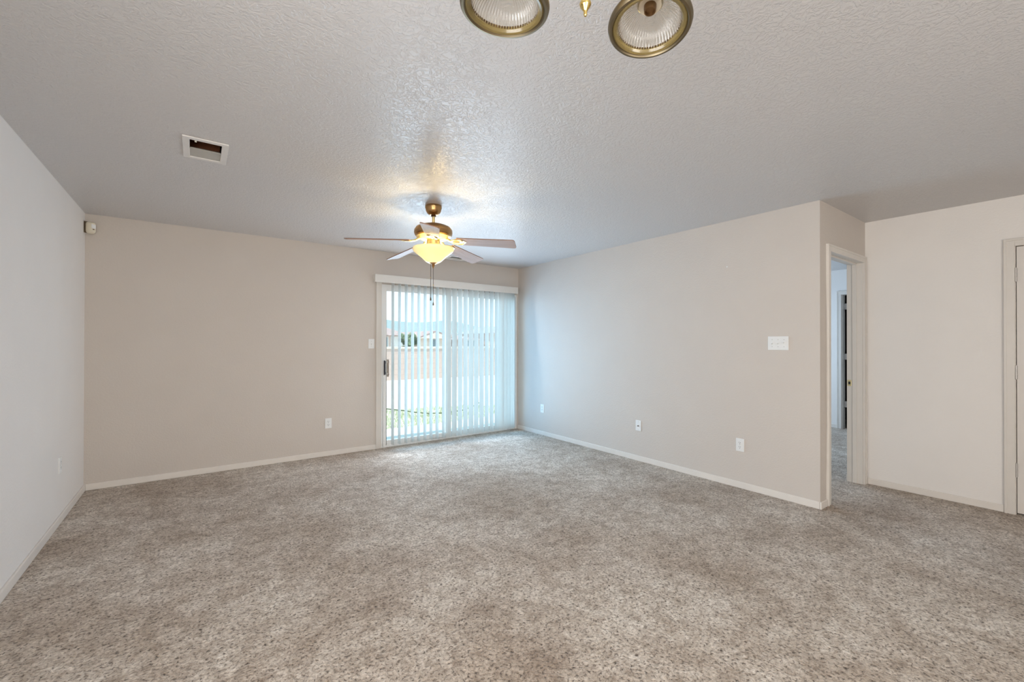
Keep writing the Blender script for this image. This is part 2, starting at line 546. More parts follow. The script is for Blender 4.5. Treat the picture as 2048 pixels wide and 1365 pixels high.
    def build(self, name, mat, parent=None, smooth=False, bevel=0.0, segs=2):
        bmesh.ops.recalc_face_normals(self.bm, faces=self.bm.faces)
        if bevel > 0:
            bmesh.ops.remove_doubles(self.bm, verts=self.bm.verts, dist=1e-6)
            ed = [e for e in self.bm.edges if len(e.link_faces) == 2 and e.calc_face_angle(0) > 0.6]
            bmesh.ops.bevel(self.bm, geom=ed, offset=bevel, segments=segs, affect='EDGES', profile=0.5, clamp_overlap=True)
        me = bpy.data.meshes.new(name)
        self.bm.to_mesh(me)
        self.bm.free()
        if smooth:
            for p in me.polygons:
                p.use_smooth = True
            if smooth != 'all':
                me.set_sharp_from_angle(angle=math.radians(38))
        me.materials.append(mat)
        o = bpy.data.objects.new(name, me)
        COL.objects.link(o)
        if parent is not None:
            o.parent = parent
        return o

def tag(o, label, cat, group=None):
    o['label'] = label
    o['category'] = cat
    if group:
        o['group'] = group
    return o

def struct(o, label=None, cat=None):
    o['kind'] = 'structure'
    if label:
        o['label'] = label
    if cat:
        o['category'] = cat
    return o

def empty(name, loc, rz=0.0, rot=None):
    o = bpy.data.objects.new(name, None)
    COL.objects.link(o)
    o.empty_display_size = 0.1
    o.location = loc
    o.rotation_euler = rot if rot else (0, 0, rz)
    return o

def children(o):
    return [c for c in COL.objects if c.parent == o]

def copy_tree(o, parent=None):
    c = o.copy()
    COL.objects.link(c)
    if parent is not None:
        c.parent = parent
    for ch in children(o):
        copy_tree(ch, c)
    return c

# ---------------------------------------------------------------- room dimensions
XL, XR, YB, YD, XH = -0.794, 3.975, 5.287, 1.325, 5.068
WT = 0.12
YREAR = -3.0
XFAR, YROOM = 8.0, 4.25
DO_X0, DO_X1, DO_Z = 1.853, 3.950, 2.035       # sliding door opening
DW_X0, DW_X1, DW_Z = 4.165, 4.990, 2.055       # doorway
HD_Y0, HD_Y1, HD_Z = -0.36, 0.402, 2.055       # hall door
V1 = (-0.035, 0.115, 2.985, 3.255)             # vent holes in the ceiling
V2 = (2.69, 2.88, 5.02, 5.17)

# ---------------------------------------------------------------- the setting
struct(MB().box(XL - WT, XFAR + 1.2, YREAR - WT, YB + 0.10, -0.12, 0.0).build('floor', CARPET))
struct(MB().grid_slab(2, HC, HC + 0.14, (XL - WT, XFAR + 1.2), (YREAR - WT, YB + WT), [V1, V2]).build('ceiling', CEIL))
struct(MB().box(XL - WT, XL, YREAR - WT, YB + WT, -0.12, HC).build('wall_left', WALL_LIFTED))
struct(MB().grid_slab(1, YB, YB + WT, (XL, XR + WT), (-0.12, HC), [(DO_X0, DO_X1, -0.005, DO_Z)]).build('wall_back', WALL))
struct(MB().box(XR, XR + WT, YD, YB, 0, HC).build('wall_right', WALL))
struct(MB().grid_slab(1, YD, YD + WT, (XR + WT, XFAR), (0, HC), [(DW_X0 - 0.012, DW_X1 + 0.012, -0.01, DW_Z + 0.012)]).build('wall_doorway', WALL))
struct(MB().grid_slab(0, XH, XH + WT, (YREAR, YD), (0, HC), [(HD_Y0 - 0.012, HD_Y1 + 0.012, -0.01, HD_Z + 0.012)]).build('wall_hall', WALL_LIFTED))
struct(MB().box(XL, XH + WT, YREAR - WT, YREAR, 0, HC).build('wall_rear', WALL_LIFTED))
struct(MB().grid_slab(0, XFAR, XFAR + WT, (YD + WT, YROOM), (0, HC), [(1.56, 2.384, -0.01, 2.055)]).build('wall_far', WALL_LIFTED))
struct(MB().box(XR + WT, XFAR, YROOM, YROOM + WT, 0, HC).build('wall_bedroom', WALL_LIFTED))

def baseboard(name, x0, x1, y0, y1):
    struct(MB().box(x0, x1, y0, y1, 0.0, 0.057).build(name, BASE, bevel=0.004))
BT = 0.013
baseboard('baseboard_left', XL, XL + BT, YREAR, YB)
baseboard('baseboard_back', XL + BT, 1.785, YB - BT, YB)
baseboard('baseboard_right', XR - BT, XR, YD + 0.001, YB)
baseboard('baseboard_end', XR - BT, DW_X0 - 0.072, YD - BT, YD)
baseboard('baseboard_hall', XH - BT, XH, HD_Y1 + 0.062, YD - 0.018)
baseboard('baseboard_far', XFAR - BT, XFAR, 2.437, YROOM)
baseboard('baseboard_beyond', DW_X1 + 0.02, XFAR - BT, YD + WT, YD + WT + BT)

# casing around the sliding door (drywall-coloured trim on its left side)
struct(MB().box(1.785, 1.853, YB - 0.014, YB, 0, 2.06).build('trim_1', TRIM, bevel=0.003))

def casing(name, axis, face, out, a0, a1, z1, w=0.057, t=0.016):
    """Casing on three sides of an opening a0..a1; out = -1/+1 direction it projects."""
    m = MB()
    f0, f1 = sorted((face, face + out * t))
    g1 = face + out * (t + 0.004)
    h0, h1 = sorted((face, g1))
    def b(u0, u1, z0, z1_, lo, hi):
        if axis == 1:
            m.box(u0, u1, lo, hi, z0, z1_)
        else:
            m.box(lo, hi, u0, u1, z0, z1_)
    b(a0 - w, a0, 0, z1 + w, f0, f1)
    b(a1, a1 + w, 0, z1 + w, f0, f1)
    b(a0, a1, z1, z1 + w, f0, f1)
    # raised outer bead of the moulding
    b(a0 - w, a0 - w + 0.016, 0, z1 + w, h0, h1)
    b(a1 + w - 0.016, a1 + w, 0, z1 + w, h0, h1)
    b(a0 - w + 0.016, a1 + w - 0.016, z1 + w - 0.016, z1 + w, h0, h1)
    return struct(m.build(name, TRIM, bevel=0.002))

# doorway to the bedroom: casing, jamb, stop, strike plate
casing('trim_2', 1, YD, -1, DW_X0 - 0.004, DW_X1 + 0.006, DW_Z)
d2 = empty('door_2', ((DW_X0 + DW_X1) / 2, YD, 0))
struct(d2)
hw = (DW_X1 - DW_X0) / 2
j = MB()
j.box(-hw - 0.012, -hw, 0, WT, 0, DW_Z + 0.012).box(hw, hw + 0.012, 0, WT, 0, DW_Z + 0.012).box(-hw, hw, 0, WT, DW_Z, DW_Z + 0.012)
j.build('jamb', TRIM, d2)
j = MB()
j.box(-hw, -hw + 0.011, 0.042, 0.076, 0, DW_Z).box(hw - 0.011, hw, 0.042, 0.076, 0, DW_Z).box(-hw + 0.011, hw - 0.011, 0.042, 0.076, DW_Z - 0.011, DW_Z)
j.build('door_stop', TRIM, d2, bevel=0.002)
sp = MB().box(hw - 0.003, hw, 0.084, 0.116, 0.905, 0.962).build('strike_plate', PALEBRASS, d2, bevel=0.002)
sp['label'] = 'brass strike plate'
MB().box(hw - 0.0038, hw - 0.0025, 0.092, 0.108, 0.92, 0.947).build('strike_hole', SLOT, sp)

# hall door: flat slab with three knuckle hinges
casing('trim_3', 0, XH, -1, HD_Y0 - 0.004, HD_Y1 + 0.004, HD_Z)
d3 = empty('door_3', (XH, (HD_Y0 + HD_Y1) / 2, 0))
struct(d3)
hd = (HD_Y1 - HD_Y0) / 2
j = MB()
j.box(0, WT, hd, hd + 0.012, 0, HD_Z + 0.012).box(0, WT, -hd - 0.012, -hd, 0, HD_Z + 0.012).box(0, WT, -hd, hd, HD_Z, HD_Z + 0.012)
j.build('jamb', TRIM, d3)
MB().box(0.006, 0.042, -hd + 0.004, hd - 0.0035, 0.012, HD_Z - 0.004).build('door_slab', DOORPAINT, d3, bevel=0.002)
for hz in (0.34, 1.087, 1.835):
    hg = MB()
    for k in range(3):
        z0 = hz - 0.05 + k * 0.034
        hg.lathe([(0, z0), (0.0075, z0), (0.0075, z0 + 0.031), (0, z0 + 0.031)], 14, (-0.004, hd - 0.001, 0))
    hg.lathe([(0, hz - 0.054), (0.0045, hz - 0.054), (0.0045, hz + 0.056), (0, hz + 0.056)], 10, (-0.004, hd - 0.001, 0))
    hg.build('hinge', HINGE, d3, smooth=True)
kb = MB().lathe([(0, 0), (0.032, 0), (0.032, 0.006), (0.012, 0.010), (0.012, 0.032), (0.026, 0.042), (0.028, 0.056), (0.018, 0.066), (0, 0.068)], 28)
kb.xform(Matrix.Translation((0.006, -hd + 0.07, 0.95)) @ Matrix.Rotation(-PI / 2, 4, 'Y'))
kb.build('door_knob', PALEBRASS, d3, smooth=True)
# void behind the hall door so that no light leaks in
struct(MB().box(XH + WT + 0.3, XH + WT + 0.4, YREAR, YD, 0, HC).build('wall_closet', BLACKVOID))

# far door of the bedroom, ajar: casing, jamb, leaf with hinges, dark closet behind
casing('trim_4', 0, XFAR, -1, 1.556, 2.384, 2.055)
d4 = empty('door_4', (XFAR, 2.384, 0))
struct(d4)
MB().box(0, WT, -0.012, 0, 0, 2.055).build('jamb', TRIM, d4)
leaf = MB().box(0.0, 0.036, -0.79, -0.008, 0.012, 2.03)
leaf.xform(Matrix.Translation((0.075, -0.052, 0)) @ Matrix.Rotation(math.radians(12), 4, 'Z'))
leaf.build('door_leaf', DOORPAINT, d4, bevel=0.002)
for hz in (0.372, 1.104, 1.875):
    MB().box(0.055, 0.085, -0.062, -0.011, hz - 0.045, hz + 0.045).build('hinge', HINGE, d4)
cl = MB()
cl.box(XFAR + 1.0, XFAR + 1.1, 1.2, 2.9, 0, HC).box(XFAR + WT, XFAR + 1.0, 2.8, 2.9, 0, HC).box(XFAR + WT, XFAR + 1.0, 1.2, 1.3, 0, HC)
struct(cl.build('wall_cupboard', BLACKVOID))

# ---------------------------------------------------------------- sliding glass door
d1 = empty('door_1', ((DO_X0 + DO_X1) / 2, YB + 0.04, 0))
struct(d1)
sw = (DO_X1 - DO_X0) / 2
m = MB()
m.box(-sw, -sw + 0.024, -0.035, 0.075, 0, DO_Z).box(sw - 0.024, sw, -0.035, 0.075, 0, DO_Z)
m.box(-sw + 0.024, sw - 0.024, -0.035, 0.075, DO_Z - 0.026, DO_Z).box(-sw + 0.024, sw - 0.024, -0.035, 0.075, 0, 0.022)
m.box(-sw + 0.024, sw - 0.024, 0.002, 0.008, 0.022, 0.034)
m.build('door_frame', VINYL, d1, bevel=0.002)
def door_panel(name, x0, x1, y0, y1):
    st = 0.058
    q = MB()
    q.box(x0, x0 + st, y0, y1, 0.024, DO_Z - 0.028).box(x1 - st, x1, y0, y1, 0.024, DO_Z - 0.028)
    q.box(x0 + st, x1 - st, y0, y1, DO_Z - 0.028 - 0.055, DO_Z - 0.028).box(x0 + st, x1 - st, y0, y1, 0.024, 0.085)
    p = q.build(name, VINYL, d1, bevel=0.003)
    ym = (y0 + y1) / 2
    MB().box(x0 + st - 0.006, x1 - st + 0.006, ym - 0.003, ym + 0.003, 0.08, DO_Z - 0.08).build('glass_pane', PANE, p)
    return p
XM = 2.80 - (DO_X0 + DO_X1) / 2
pan = door_panel('sliding_panel', -sw + 0.012, XM + 0.03, -0.03, 0.0)
door_panel('fixed_panel', XM - 0.03, sw - 0.012, 0.012, 0.044)
# dark lock handle inside, wooden pull outside
hx = -sw + 0.040
m = MB()
m.box(hx - 0.006, hx + 0.010, -0.040, -0.030, 0.905, 1.085)
m.box(hx - 0.004, hx + 0.012, -0.058, -0.040, 1.045, 1.080).box(hx - 0.004, hx + 0.012, -0.058, -0.040, 0.910, 0.940)
m.box(hx - 0.004, hx + 0.006, -0.066, -0.054, 0.910, 1.080)
h = m.build('lock_handle', NAVY, pan, bevel=0.003)
h['label'] = 'dark navy lock handle'
m = MB()
m.box(hx + 0.062, hx + 0.084, 0.030, 0.056, 0.875, 1.095).box(hx + 0.062, hx + 0.076, 0.0, 0.032, 0.90, 0.925).box(hx + 0.062, hx + 0.076, 0.0, 0.032, 1.05, 1.075)
h = m.build('outside_pull', BROWNHANDLE, pan, bevel=0.003)
h['label'] = 'brown wooden outside pull'
m = MB().box(XM + 0.008, XM + 0.018, -0.042, -0.030, 0.935, 1.075)
m.build('interlock_latch', plain('grey_latch', (0.20, 0.23, 0.24), 0.4), pan, bevel=0.002)

# ---------------------------------------------------------------- vertical blind
VB = empty('vertical_blind', (2.825, YB, 2.045))
tag(VB, 'white vertical blind with boxed valance hanging before the sliding glass door', 'blind')
vx0, vx1 = 1.745 - 2.825, 3.905 - 2.825
m = MB()
m.box(vx0, vx1, -0.090, -0.084, 0, 0.095).box(vx0, vx0 + 0.006, -0.084, -0.001, 0, 0.095).box(vx1 - 0.006, vx1, -0.084, -0.001, 0, 0.095)
m.box(vx0 + 0.006, vx1 - 0.006, -0.084, -0.001, 0.089, 0.095)
m.build('valance', VALANCE, VB, bevel=0.0015)
MB().box(vx0 + 0.03, vx1 - 0.02, -0.066, -0.026, 0.045, 0.085).build('headrail', VINYL, VB, bevel=0.003)
def vane_mesh(tilt):
    """One curved 89 mm vane hanging at the origin; tilt turns it about its hanger."""
    q = MB()
    w, h0, h1, n = 0.0889, -2.015, 0.020, 6
    for s in range(n):
        u0, u1 = -w / 2 + w * s / n, -w / 2 + w * (s + 1) / n
        c0, c1 = 0.006 * (1 - (2 * u0 / w) ** 2), 0.006 * (1 - (2 * u1 / w) ** 2)
        q.face([(u0, c0, h0), (u1, c1, h0), (u1, c1, h1), (u0, c0, h1)])
        q.face([(u0, c0 + 0.0009, h0), (u1, c1 + 0.0009, h0), (u1, c1 + 0.0009, h1), (u0, c0 + 0.0009, h1)])
    bmesh.ops.remove_doubles(q.bm, verts=q.bm.verts, dist=1e-6)
    q.face([(-w / 2, 0, h0), (-w / 2, 0, h1), (-w / 2, 0.0009, h1), (-w / 2, 0.0009, h0)])
    q.face([(w / 2, 0, h0), (w / 2, 0, h1), (w / 2, 0.0009, h1), (w / 2, 0.0009, h0)])
    return q
def hanger_mesh():
    return MB().box(-0.007, 0.007, -0.001, 0.001, 0.012, 0.050)
vane0 = vane_mesh(0).build('vane', VANE, VB, smooth=True)
hang0 = hanger_mesh().build('vane_hanger', VINYL, vane0)
VX = [1.982, 2.069, 2.157, 2.243, 2.330, 2.417, 2.504, 2.592, 2.688, 2.760,
      2.851, 2.940, 3.025, 3.114, 3.200, 3.288, 3.376, 3.460, 3.547, 3.632, 3.690, 3.742, 3.795, 3.838]
for i, x in enumerate(VX):
    v = vane0 if i == 0 else copy_tree(vane0, VB)
    v.location = (x - 2.825, -0.046, 0.0)
    ang = 88 if i < 9 else (76 if i < 16 else 83)
    if i in (9,): ang = 60
    if i in (10, 13): ang = 70
    if i >= 19: ang = 60 + (i - 19) * 8
    v.rotation_euler = (0, 0, math.radians(-ang))

# ---------------------------------------------------------------- outlets and switches
def plate(w, h, t=0.006):
    return MB().box(-w / 2, w / 2, -t, 0, -h / 2, h / 2)
def screw(parent, x, z, y=-0.006):
    q = MB().lathe([(0.0034, 0), (0.0034, 0.0008), (0.002, 0.0014), (0, 0.0015)], 12)
    q.xform(Matrix.Translation((x, y, z)) @ Matrix.Rotation(PI / 2, 4, 'X'))
    return q.build('screw', SCREW, parent, smooth=True)
def make_outlet():
    r = empty('wall_outlet', (0, 0, 0))
    plate(0.072, 0.116).build('cover_plate', PLASTIC, r, bevel=0.002)
    for z in (0.0195, -0.0195):
        o = [(0.0165 * math.cos(a) , 0.0145 * math.sin(a)) for a in [2 * PI * k / 24 for k in range(24)]]
        q = MB().prism([(x, max(-0.0125, min(0.0125, y))) for x, y in o], 0, 0.003)
        q.xform(Matrix.Translation((0, -0.0055, z)) @ Matrix.Rotation(PI / 2, 4, 'X'))
        rc = q.build('receptacle', PLASTIC, r)
        for sx, hh in ((-0.0065, 0.009), (0.0065, 0.0075)):
            MB().box(sx - 0.0014, sx + 0.0014, -0.0090, -0.0080, z + 0.003 - hh / 2 + 0.001, z + 0.003 + hh / 2 + 0.001).build('slot', SLOT, rc)
        q = MB().lathe([(0.0028, 0), (0.0028, 0.001), (0, 0.001)], 12)
        q.xform(Matrix.Translation((0, -0.0080, z - 0.0075)) @ Matrix.Rotation(PI / 2, 4, 'X'))
        q.build('ground_hole', SLOT, rc)
    screw(r, 0, 0)
    return r
outlet0 = make_outlet()
tag(outlet0, 'white duplex wall outlet low on the back wall, left of the sliding door', 'outlet', 'duplex wall outlets')
outlet0.location = (1.235, YB, 0.376)
for loc, rz, lab in (((XR, 4.711, 0.377), -PI / 2, 'white duplex outlet low on the right wall, nearest the blinds'),
                     ((XR, 1.9455, 0.388), -PI / 2, 'white duplex outlet on the right wall below the triple light switch'),
                     ((XL, 4.452, 0.417), PI / 2, 'white duplex outlet low on the left wall, seen edge on')):
    o = copy_tree(outlet0)
    o.location = loc
    o.rotation_euler = (0, 0, rz)
    o['label'] = lab

def toggle(parent, x, up):
    q = MB().box(x - 0.005, x + 0.005, -0.0085, -0.005, -0.012, 0.012)
    c = q.build('toggle_collar', PLASTIC, parent, bevel=0.001)
    t = MB().box(-0.0042, 0.0042, -0.017, 0, -0.0042, 0.0042)
    t.xform(Matrix.Translation((x, -0.006, 0.002 if up else -0.002)) @ Matrix.Rotation(math.radians(-28 if up else 28), 4, 'X'))
    t.build('toggle', PLASTIC, c, bevel=0.001)
def make_switch(name, w, ups):
    r = empty(name, (0, 0, 0))
    plate(w, 0.116).build('cover_plate', PLASTIC, r, bevel=0.002)
    n = len(ups)
    for i, up in enumerate(ups):
        x = (i - (n - 1) / 2) * 0.046
        toggle(r, x, up)
        screw(r, x, 0.030)
        screw(r, x, -0.030)
    return r
s1 = make_switch('light_switch', 0.072, (False,))
s1.location = (1.728, YB, 1.294)
tag(s1, 'single white toggle light switch beside the sliding door frame', 'switch')
s3 = make_switch('triple_light_switch', 0.160, (False, False, True))
s3.location = (XR, 1.628, 1.308)
s3.rotation_euler = (0, 0, -PI / 2)
tag(s3, 'white three-toggle light switch plate on the right wall by the corner', 'switch')

cj = empty('cable_jack', (XR, 3.058, 0.391), -PI / 2)
tag(cj, 'white cable jack plate with one dark connector, between the right wall outlets', 'wall jack')
plate(0.072, 0.116).build('cover_plate', PLASTIC, cj, bevel=0.002)
q = MB().lathe([(0.0062, 0), (0.0062, 0.004), (0.0046, 0.004), (0.0046, 0.012), (0, 0.012)], 16)
q.xform(Matrix.Translation((0, -0.006, -0.004)) @ Matrix.Rotation(PI / 2, 4, 'X'))
jk = q.build('coaxial_connector', DARKBRONZE, cj, smooth=True)
jk['label'] = 'dark coaxial connector'
screw(cj, 0, 0.042)
screw(cj, 0, -0.042)

q = MB().lathe([(0.007, 0), (0.006, 0.0015), (0, 0.002)], 14)
q.xform(Matrix.Translation((XR, 2.065, 2.017)) @ Matrix.Rotation(-PI / 2, 4, 'Y'))
tag(q.build('wall_anchor', PLASTIC, smooth=True), 'tiny white wall anchor high on the right wall', 'wall anchor')

# motion sensor across the left back corner
ms = empty('motion_sensor', (XL + 0.030, YB - 0.030, 2.31), math.radians(45))
tag(ms, 'cream motion sensor mounted high in the left back corner', 'motion sensor')
MB().box(-0.033, 0.031, -0.004, 0.010, -0.046, 0.053).build('mounting_bracket', plain('bracket_brown', (0.12, 0.085, 0.05), 0.6), ms, bevel=0.002)
q = MB()
prof = [(0.030, -0.004), (0.031, -0.018), (0.028, -0.034), (0.019, -0.046)]
n = 20
rings = []
for (w_, y_) in prof:
    ring = []
    for k in range(n):
        a = 2 * PI * k / n
        ca, sa = math.cos(a), math.sin(a)
        ex = math.copysign(abs(ca) ** 0.55, ca) * w_
        ez = math.copysign(abs(sa) ** 0.5, sa) * (0.052 - (0.03 - w_) * 0.9 if w_ < 0.03 else 0.052)
        if sa < 0: ez *= 0.97
        ring.append(q.bm.verts.new((ex, y_, ez)))
    rings.append(ring)
for A, B in zip(rings[:-1], rings[1:]):
    for k in range(n):
        q.bm.faces.new((A[k], A[(k + 1) % n], B[(k + 1) % n], B[k]))
q.bm.faces.new(rings[-1]); q.bm.faces.new(list(reversed(rings[0])))
q.build('sensor_body', CREAM, ms, smooth=True)
MB().box(-0.017, 0.017, -0.050, -0.044, -0.006, 0.030).build('sensor_lens', PLASTIC, ms, bevel=0.003)
MB().box(-0.006, 0.006, -0.0485, -0.044, -0.018, -0.011).build('indicator_window', DARKBRONZE, ms)

# ---------------------------------------------------------------- ceiling vents
def make_vent(cx, cy, W, L, hw_, hl_, label):
    """Register: W across x, L along y, hole half sizes hw_, hl_."""
    r = empty('ceiling_vent', (cx, cy, HC))
    tag(r, label, 'vent', 'ceiling vents')
    q = MB().grid_slab(2, -0.009, 0.0, (-W / 2, W / 2), (-L / 2, L / 2), [(-hw_, hw_, -hl_, hl_)])
    q.build('frame', VENTWHITE, r, bevel=0.003)
    return r
cv = make_vent(0.040, 3.120, 0.216, 0.335, 0.075, 0.135, 'white ceiling vent with an open brown duct, left of the ceiling fan')

def vent_inside(r, hw_, hl_, depth=0.16):
    q = MB()
    for b in ((-hw_ - 0.006, -hw_, -hl_ - 0.006, hl_ + 0.006), (hw_, hw_ + 0.006, -hl_ - 0.006, hl_ + 0.006),
              (-hw_, hw_, -hl_ - 0.006, -hl_), (-hw_, hw_, hl_, hl_ + 0.006)):
        q.box(b[0], b[1], b[2], b[3], 0.0, depth)
    q.box(-hw_, hw_, -hl_, hl_, depth - 0.006, depth)
    d = q.build('duct', DUCT, r)
    d['label'] = 'brown duct interior'
    MB().box(-hw_ + 0.001, hw_ - 0.001, hl_ - 0.004, hl_, 0.0, 0.052).build('duct_flange', DUCTMETAL, d)
    q = MB()
    n = 6
    up, lo = [], []
    for k in range(n + 1):
        t = k / n
        y = 0.018 + (hl_ - 0.020) * t
        z = 0.002 - 0.006 * t
        up.append((y, z + 0.0015)); lo.append((y, z))
    for k in range(n):
        for arr in (up, lo):
            q.face([(-hw_, arr[k][0], arr[k][1]), (hw_, arr[k][0], arr[k][1]), (hw_, arr[k + 1][0], arr[k + 1][1]), (-hw_, arr[k + 1][0], arr[k + 1][1])])
    q.box(-hw_, hw_, 0.015, 0.019, -0.002, 0.006)
    b = q.build('deflector_blade', VENTBLADE, r)
    b['label'] = 'grey beige deflector blade'
vent_inside(cv, 0.075, 0.135)
q = MB().box(-0.052, -0.042, -0.132, -0.112, -0.010, 0.012)
lv = q.build('damper_lever', CREAM, cv, bevel=0.002)
lv['label'] = 'cream damper lever'
cv2 = make_vent(2.785, 5.095, 0.29, 0.22, 0.095, 0.075, 'white ceiling vent behind the fan, close to the back wall')
vent_inside(cv2, 0.095, 0.075)

# ---------------------------------------------------------------- ceiling fan with light
FAN = empty('ceiling_fan', (1.581, 3.271, HC))
tag(FAN, 'brass ceiling fan with five wooden blades and a lit amber glass bowl', 'ceiling fan')
def Z(z): return z - HC
MB().lathe([(0, 0), (0.064, 0), (0.068, -0.006), (0.068, -0.020), (0.066, -0.026), (0.064, -0.030), (0.062, -0.044), (0.052, -0.062),
            (0.036, -0.076), (0.022, -0.080), (0, -0.080)], 48).build('canopy', BRONZE, FAN, smooth=True)
rod = MB().lathe([(0, -0.076), (0.0125, -0.076), (0.0125, -0.160), (0, -0.160)], 24).build('downrod', PALEBRASS, FAN, smooth=True)
MB().lathe([(0, -0.079), (0.019, -0.079), (0.021, -0.086), (0.017, -0.092), (0, -0.092)], 24).build('hanger_ball', DARKBRONZE, rod, smooth=True)
MB().lathe([(0, -0.142), (0.018, -0.142), (0.021, -0.148), (0.021, -0.164), (0, -0.164)], 24).build('rod_collar', BRONZE, rod, smooth=True)
mot = MB().lathe([(0, Z(2.283)), (0.030, Z(2.283)), (0.060, Z(2.281)), (0.105, Z(2.274)), (0.140, Z(2.258)), (0.155, Z(2.236)),
                  (0.157, Z(2.214)), (0.152, Z(2.196)), (0.140, Z(2.184)), (0.120, Z(2.178)), (0, Z(2.178))], 64).build('motor_housing', BRONZE, FAN, smooth=True)
MB().lathe([(0.138, Z(2.186)), (0.141, Z(2.181)), (0.132, Z(2.176)), (0.118, Z(2.165)), (0.100, Z(2.156)), (0.075, Z(2.152)), (0, Z(2.152))], 64).build('flywheel', PALEBRASS, mot, smooth=True)
fit = MB().lathe([(0, Z(2.153)), (0.050, Z(2.153)), (0.055, Z(2.148)), (0.055, Z(2.118)), (0.062, Z(2.112)), (0.066, Z(2.105)), (0.050, Z(2.098)), (0, Z(2.096))], 48).build('light_fitter', PALEBRASS, FAN, smooth=True)
bowl_out = [(0.158, 2.0915), (0.164, 2.090), (0.168, 2.083), (0.168, 2.073), (0.161, 2.061), (0.147, 2.049), (0.125, 2.032), (0.107, 2.018), (0.094, 2.007), (0.077, 1.991), (0.061, 1.976), (0.044, 1.967), (0.020, 1.964), (0.004, 1.964)]
bowl_in = [(0.004, 1.968), (0.019, 1.968), (0.042, 1.971), (0.058, 1.980), (0.074, 1.995), (0.091, 2.011), (0.104, 2.022), (0.122, 2.036), (0.144, 2.053), (0.157, 2.064), (0.163, 2.074), (0.163, 2.082), (0.158, 2.087)]
MB().lathe([(r, Z(z)) for r, z in bowl_out + bowl_in], 72, close=True).build('glass_bowl', FROSTED, FAN, smooth=True)
fin = MB().lathe([(0, Z(2.10)), (0.005, Z(2.10)), (0.005, Z(1.968)), (0.034, Z(1.967)), (0.034, Z(1.963)), (0.022, Z(1.957)), (0.014, Z(1.954)), (0.010, Z(1.949)),
                  (0.013, Z(1.944)), (0.010, Z(1.936)), (0.006, Z(1.931)), (0.007, Z(1.926)), (0.004, Z(1.921)), (0, Z(1.920))], 32).build('bowl_finial', BRONZE, FAN, smooth=True)
bulb_profile = [(0.012, 0), (0.013, 0.02), (0.020, 0.035), (0.028, 0.055), (0.030, 0.068), (0.025, 0.085), (0.013, 0.096), (0, 0.099)]
bulbmat, _bnt, _bb = new_mat('lit_bulb')
_bb.inputs['Emission Color'].default_value = (1.0, 0.78, 0.42, 1)
_bb.inputs['Emission Strength'].default_value = 3.0
for k in range(2):
    a = math.radians(-20 + 180 * k)
    q = MB().lathe([(r * 0.8, z * 0.8) for r, z in [(0, 0)] + bulb_profile], 20)
    q.xform(Matrix.Translation((0.045 * math.cos(a), 0.045 * math.sin(a), Z(2.092))) @ Matrix.Rotation(a, 4, 'Z') @ Matrix.Rotation(math.radians(112), 4, 'Y'))
    q.build('bulb', bulbmat, fit, smooth=True)

# blade arm + blade, built along +X at the origin of the fan
def blade_bm(which):
    q = MB()
    r0, r1 = 0.205, 0.690
    pts = []
    w0, w1 = 0.056, 0.068
    def arc(cx, cy, r, a0, a1, n=6):
        return [(cx + r * math.cos(math.radians(a0 + (a1 - a0) * k / n)), cy + r * math.sin(math.radians(a0 + (a1 - a0) * k / n))) for k in range(n + 1)]
    pts += arc(r0 + 0.015, -w0 + 0.015, 0.015, 180, 270)
    pts += arc(r1 - 0.022, -w1 + 0.022, 0.022, 270, 360)
    pts += arc(r1 - 0.022, w1 - 0.022, 0.022, 0, 90)
    pts += arc(r0 + 0.015, w0 - 0.015, 0.015, 90, 180)
    if which == 'blade':
        q.prism(pts, -0.0035, 0.0025)
    else:
        top = [(r0 + (x - r0) * 1.0, y * 1.004) for x, y in pts]
        q.prism(top, 0.0025, 0.0042)
    return q
def arm_bm():
    q = MB()
    # stem from the flywheel out to the blade, then a three-lobed mounting plate under the blade
    q.tube([(0.095, 0, 0.020), (0.125, 0, 0.012), (0.155, 0, -0.004), (0.190, 0, -0.008), (0.225, 0, -0.0075)], [0.011, 0.0105, 0.009, 0.009, 0.007], 10)
    for a in (-1, 1):
        q.tube([(0.150, a * 0.006, -0.002), (0.175, a * 0.026, -0.006), (0.205, a * 0.040, -0.007), (0.240, a * 0.036, -0.007), (0.258, a * 0.020, -0.007)], [0.007, 0.007, 0.0065, 0.006, 0.004], 8)
    q.prism([(0.200, -0.046), (0.262, -0.030), (0.285, 0.0), (0.262, 0.030), (0.200, 0.046), (0.182, 0.020), (0.182, -0.020)], -0.0062, -0.0036)
    for x, y in ((0.225, -0.030), (0.225, 0.030), (0.262, 0)):
        q.lathe([(0, -0.0095), (0.005, -0.009), (0.006, -0.006), (0, -0.006)], 10, (x, y, 0))
    return q
blade0 = blade_bm('blade').build('blade', BLADEWOOD, FAN)
edge0 = blade_bm('top').build('blade_top', BLADEEDGE, blade0)
edge0['label'] = 'dark top face of the blade'
arm0 = arm_bm().build('blade_arm', PALEBRASS, blade0, smooth=True)
DROOP, PITCH = math.radians(5.0), math.radians(-14.0)
for k in range(5):
    b = blade0 if k == 0 else copy_tree(blade0, FAN)
    az = math.radians(-118 + 72 * k)
    Mx = Matrix.Rotation(az, 4, 'Z') @ Matrix.Translation((0.10, 0, Z(2.146))) @ Matrix.Rotation(DROOP, 4, 'Y') @ Matrix.Translation((-0.10, 0, 0)) @ Matrix.Rotation(PITCH, 4, 'X')
    b.matrix_local = Mx

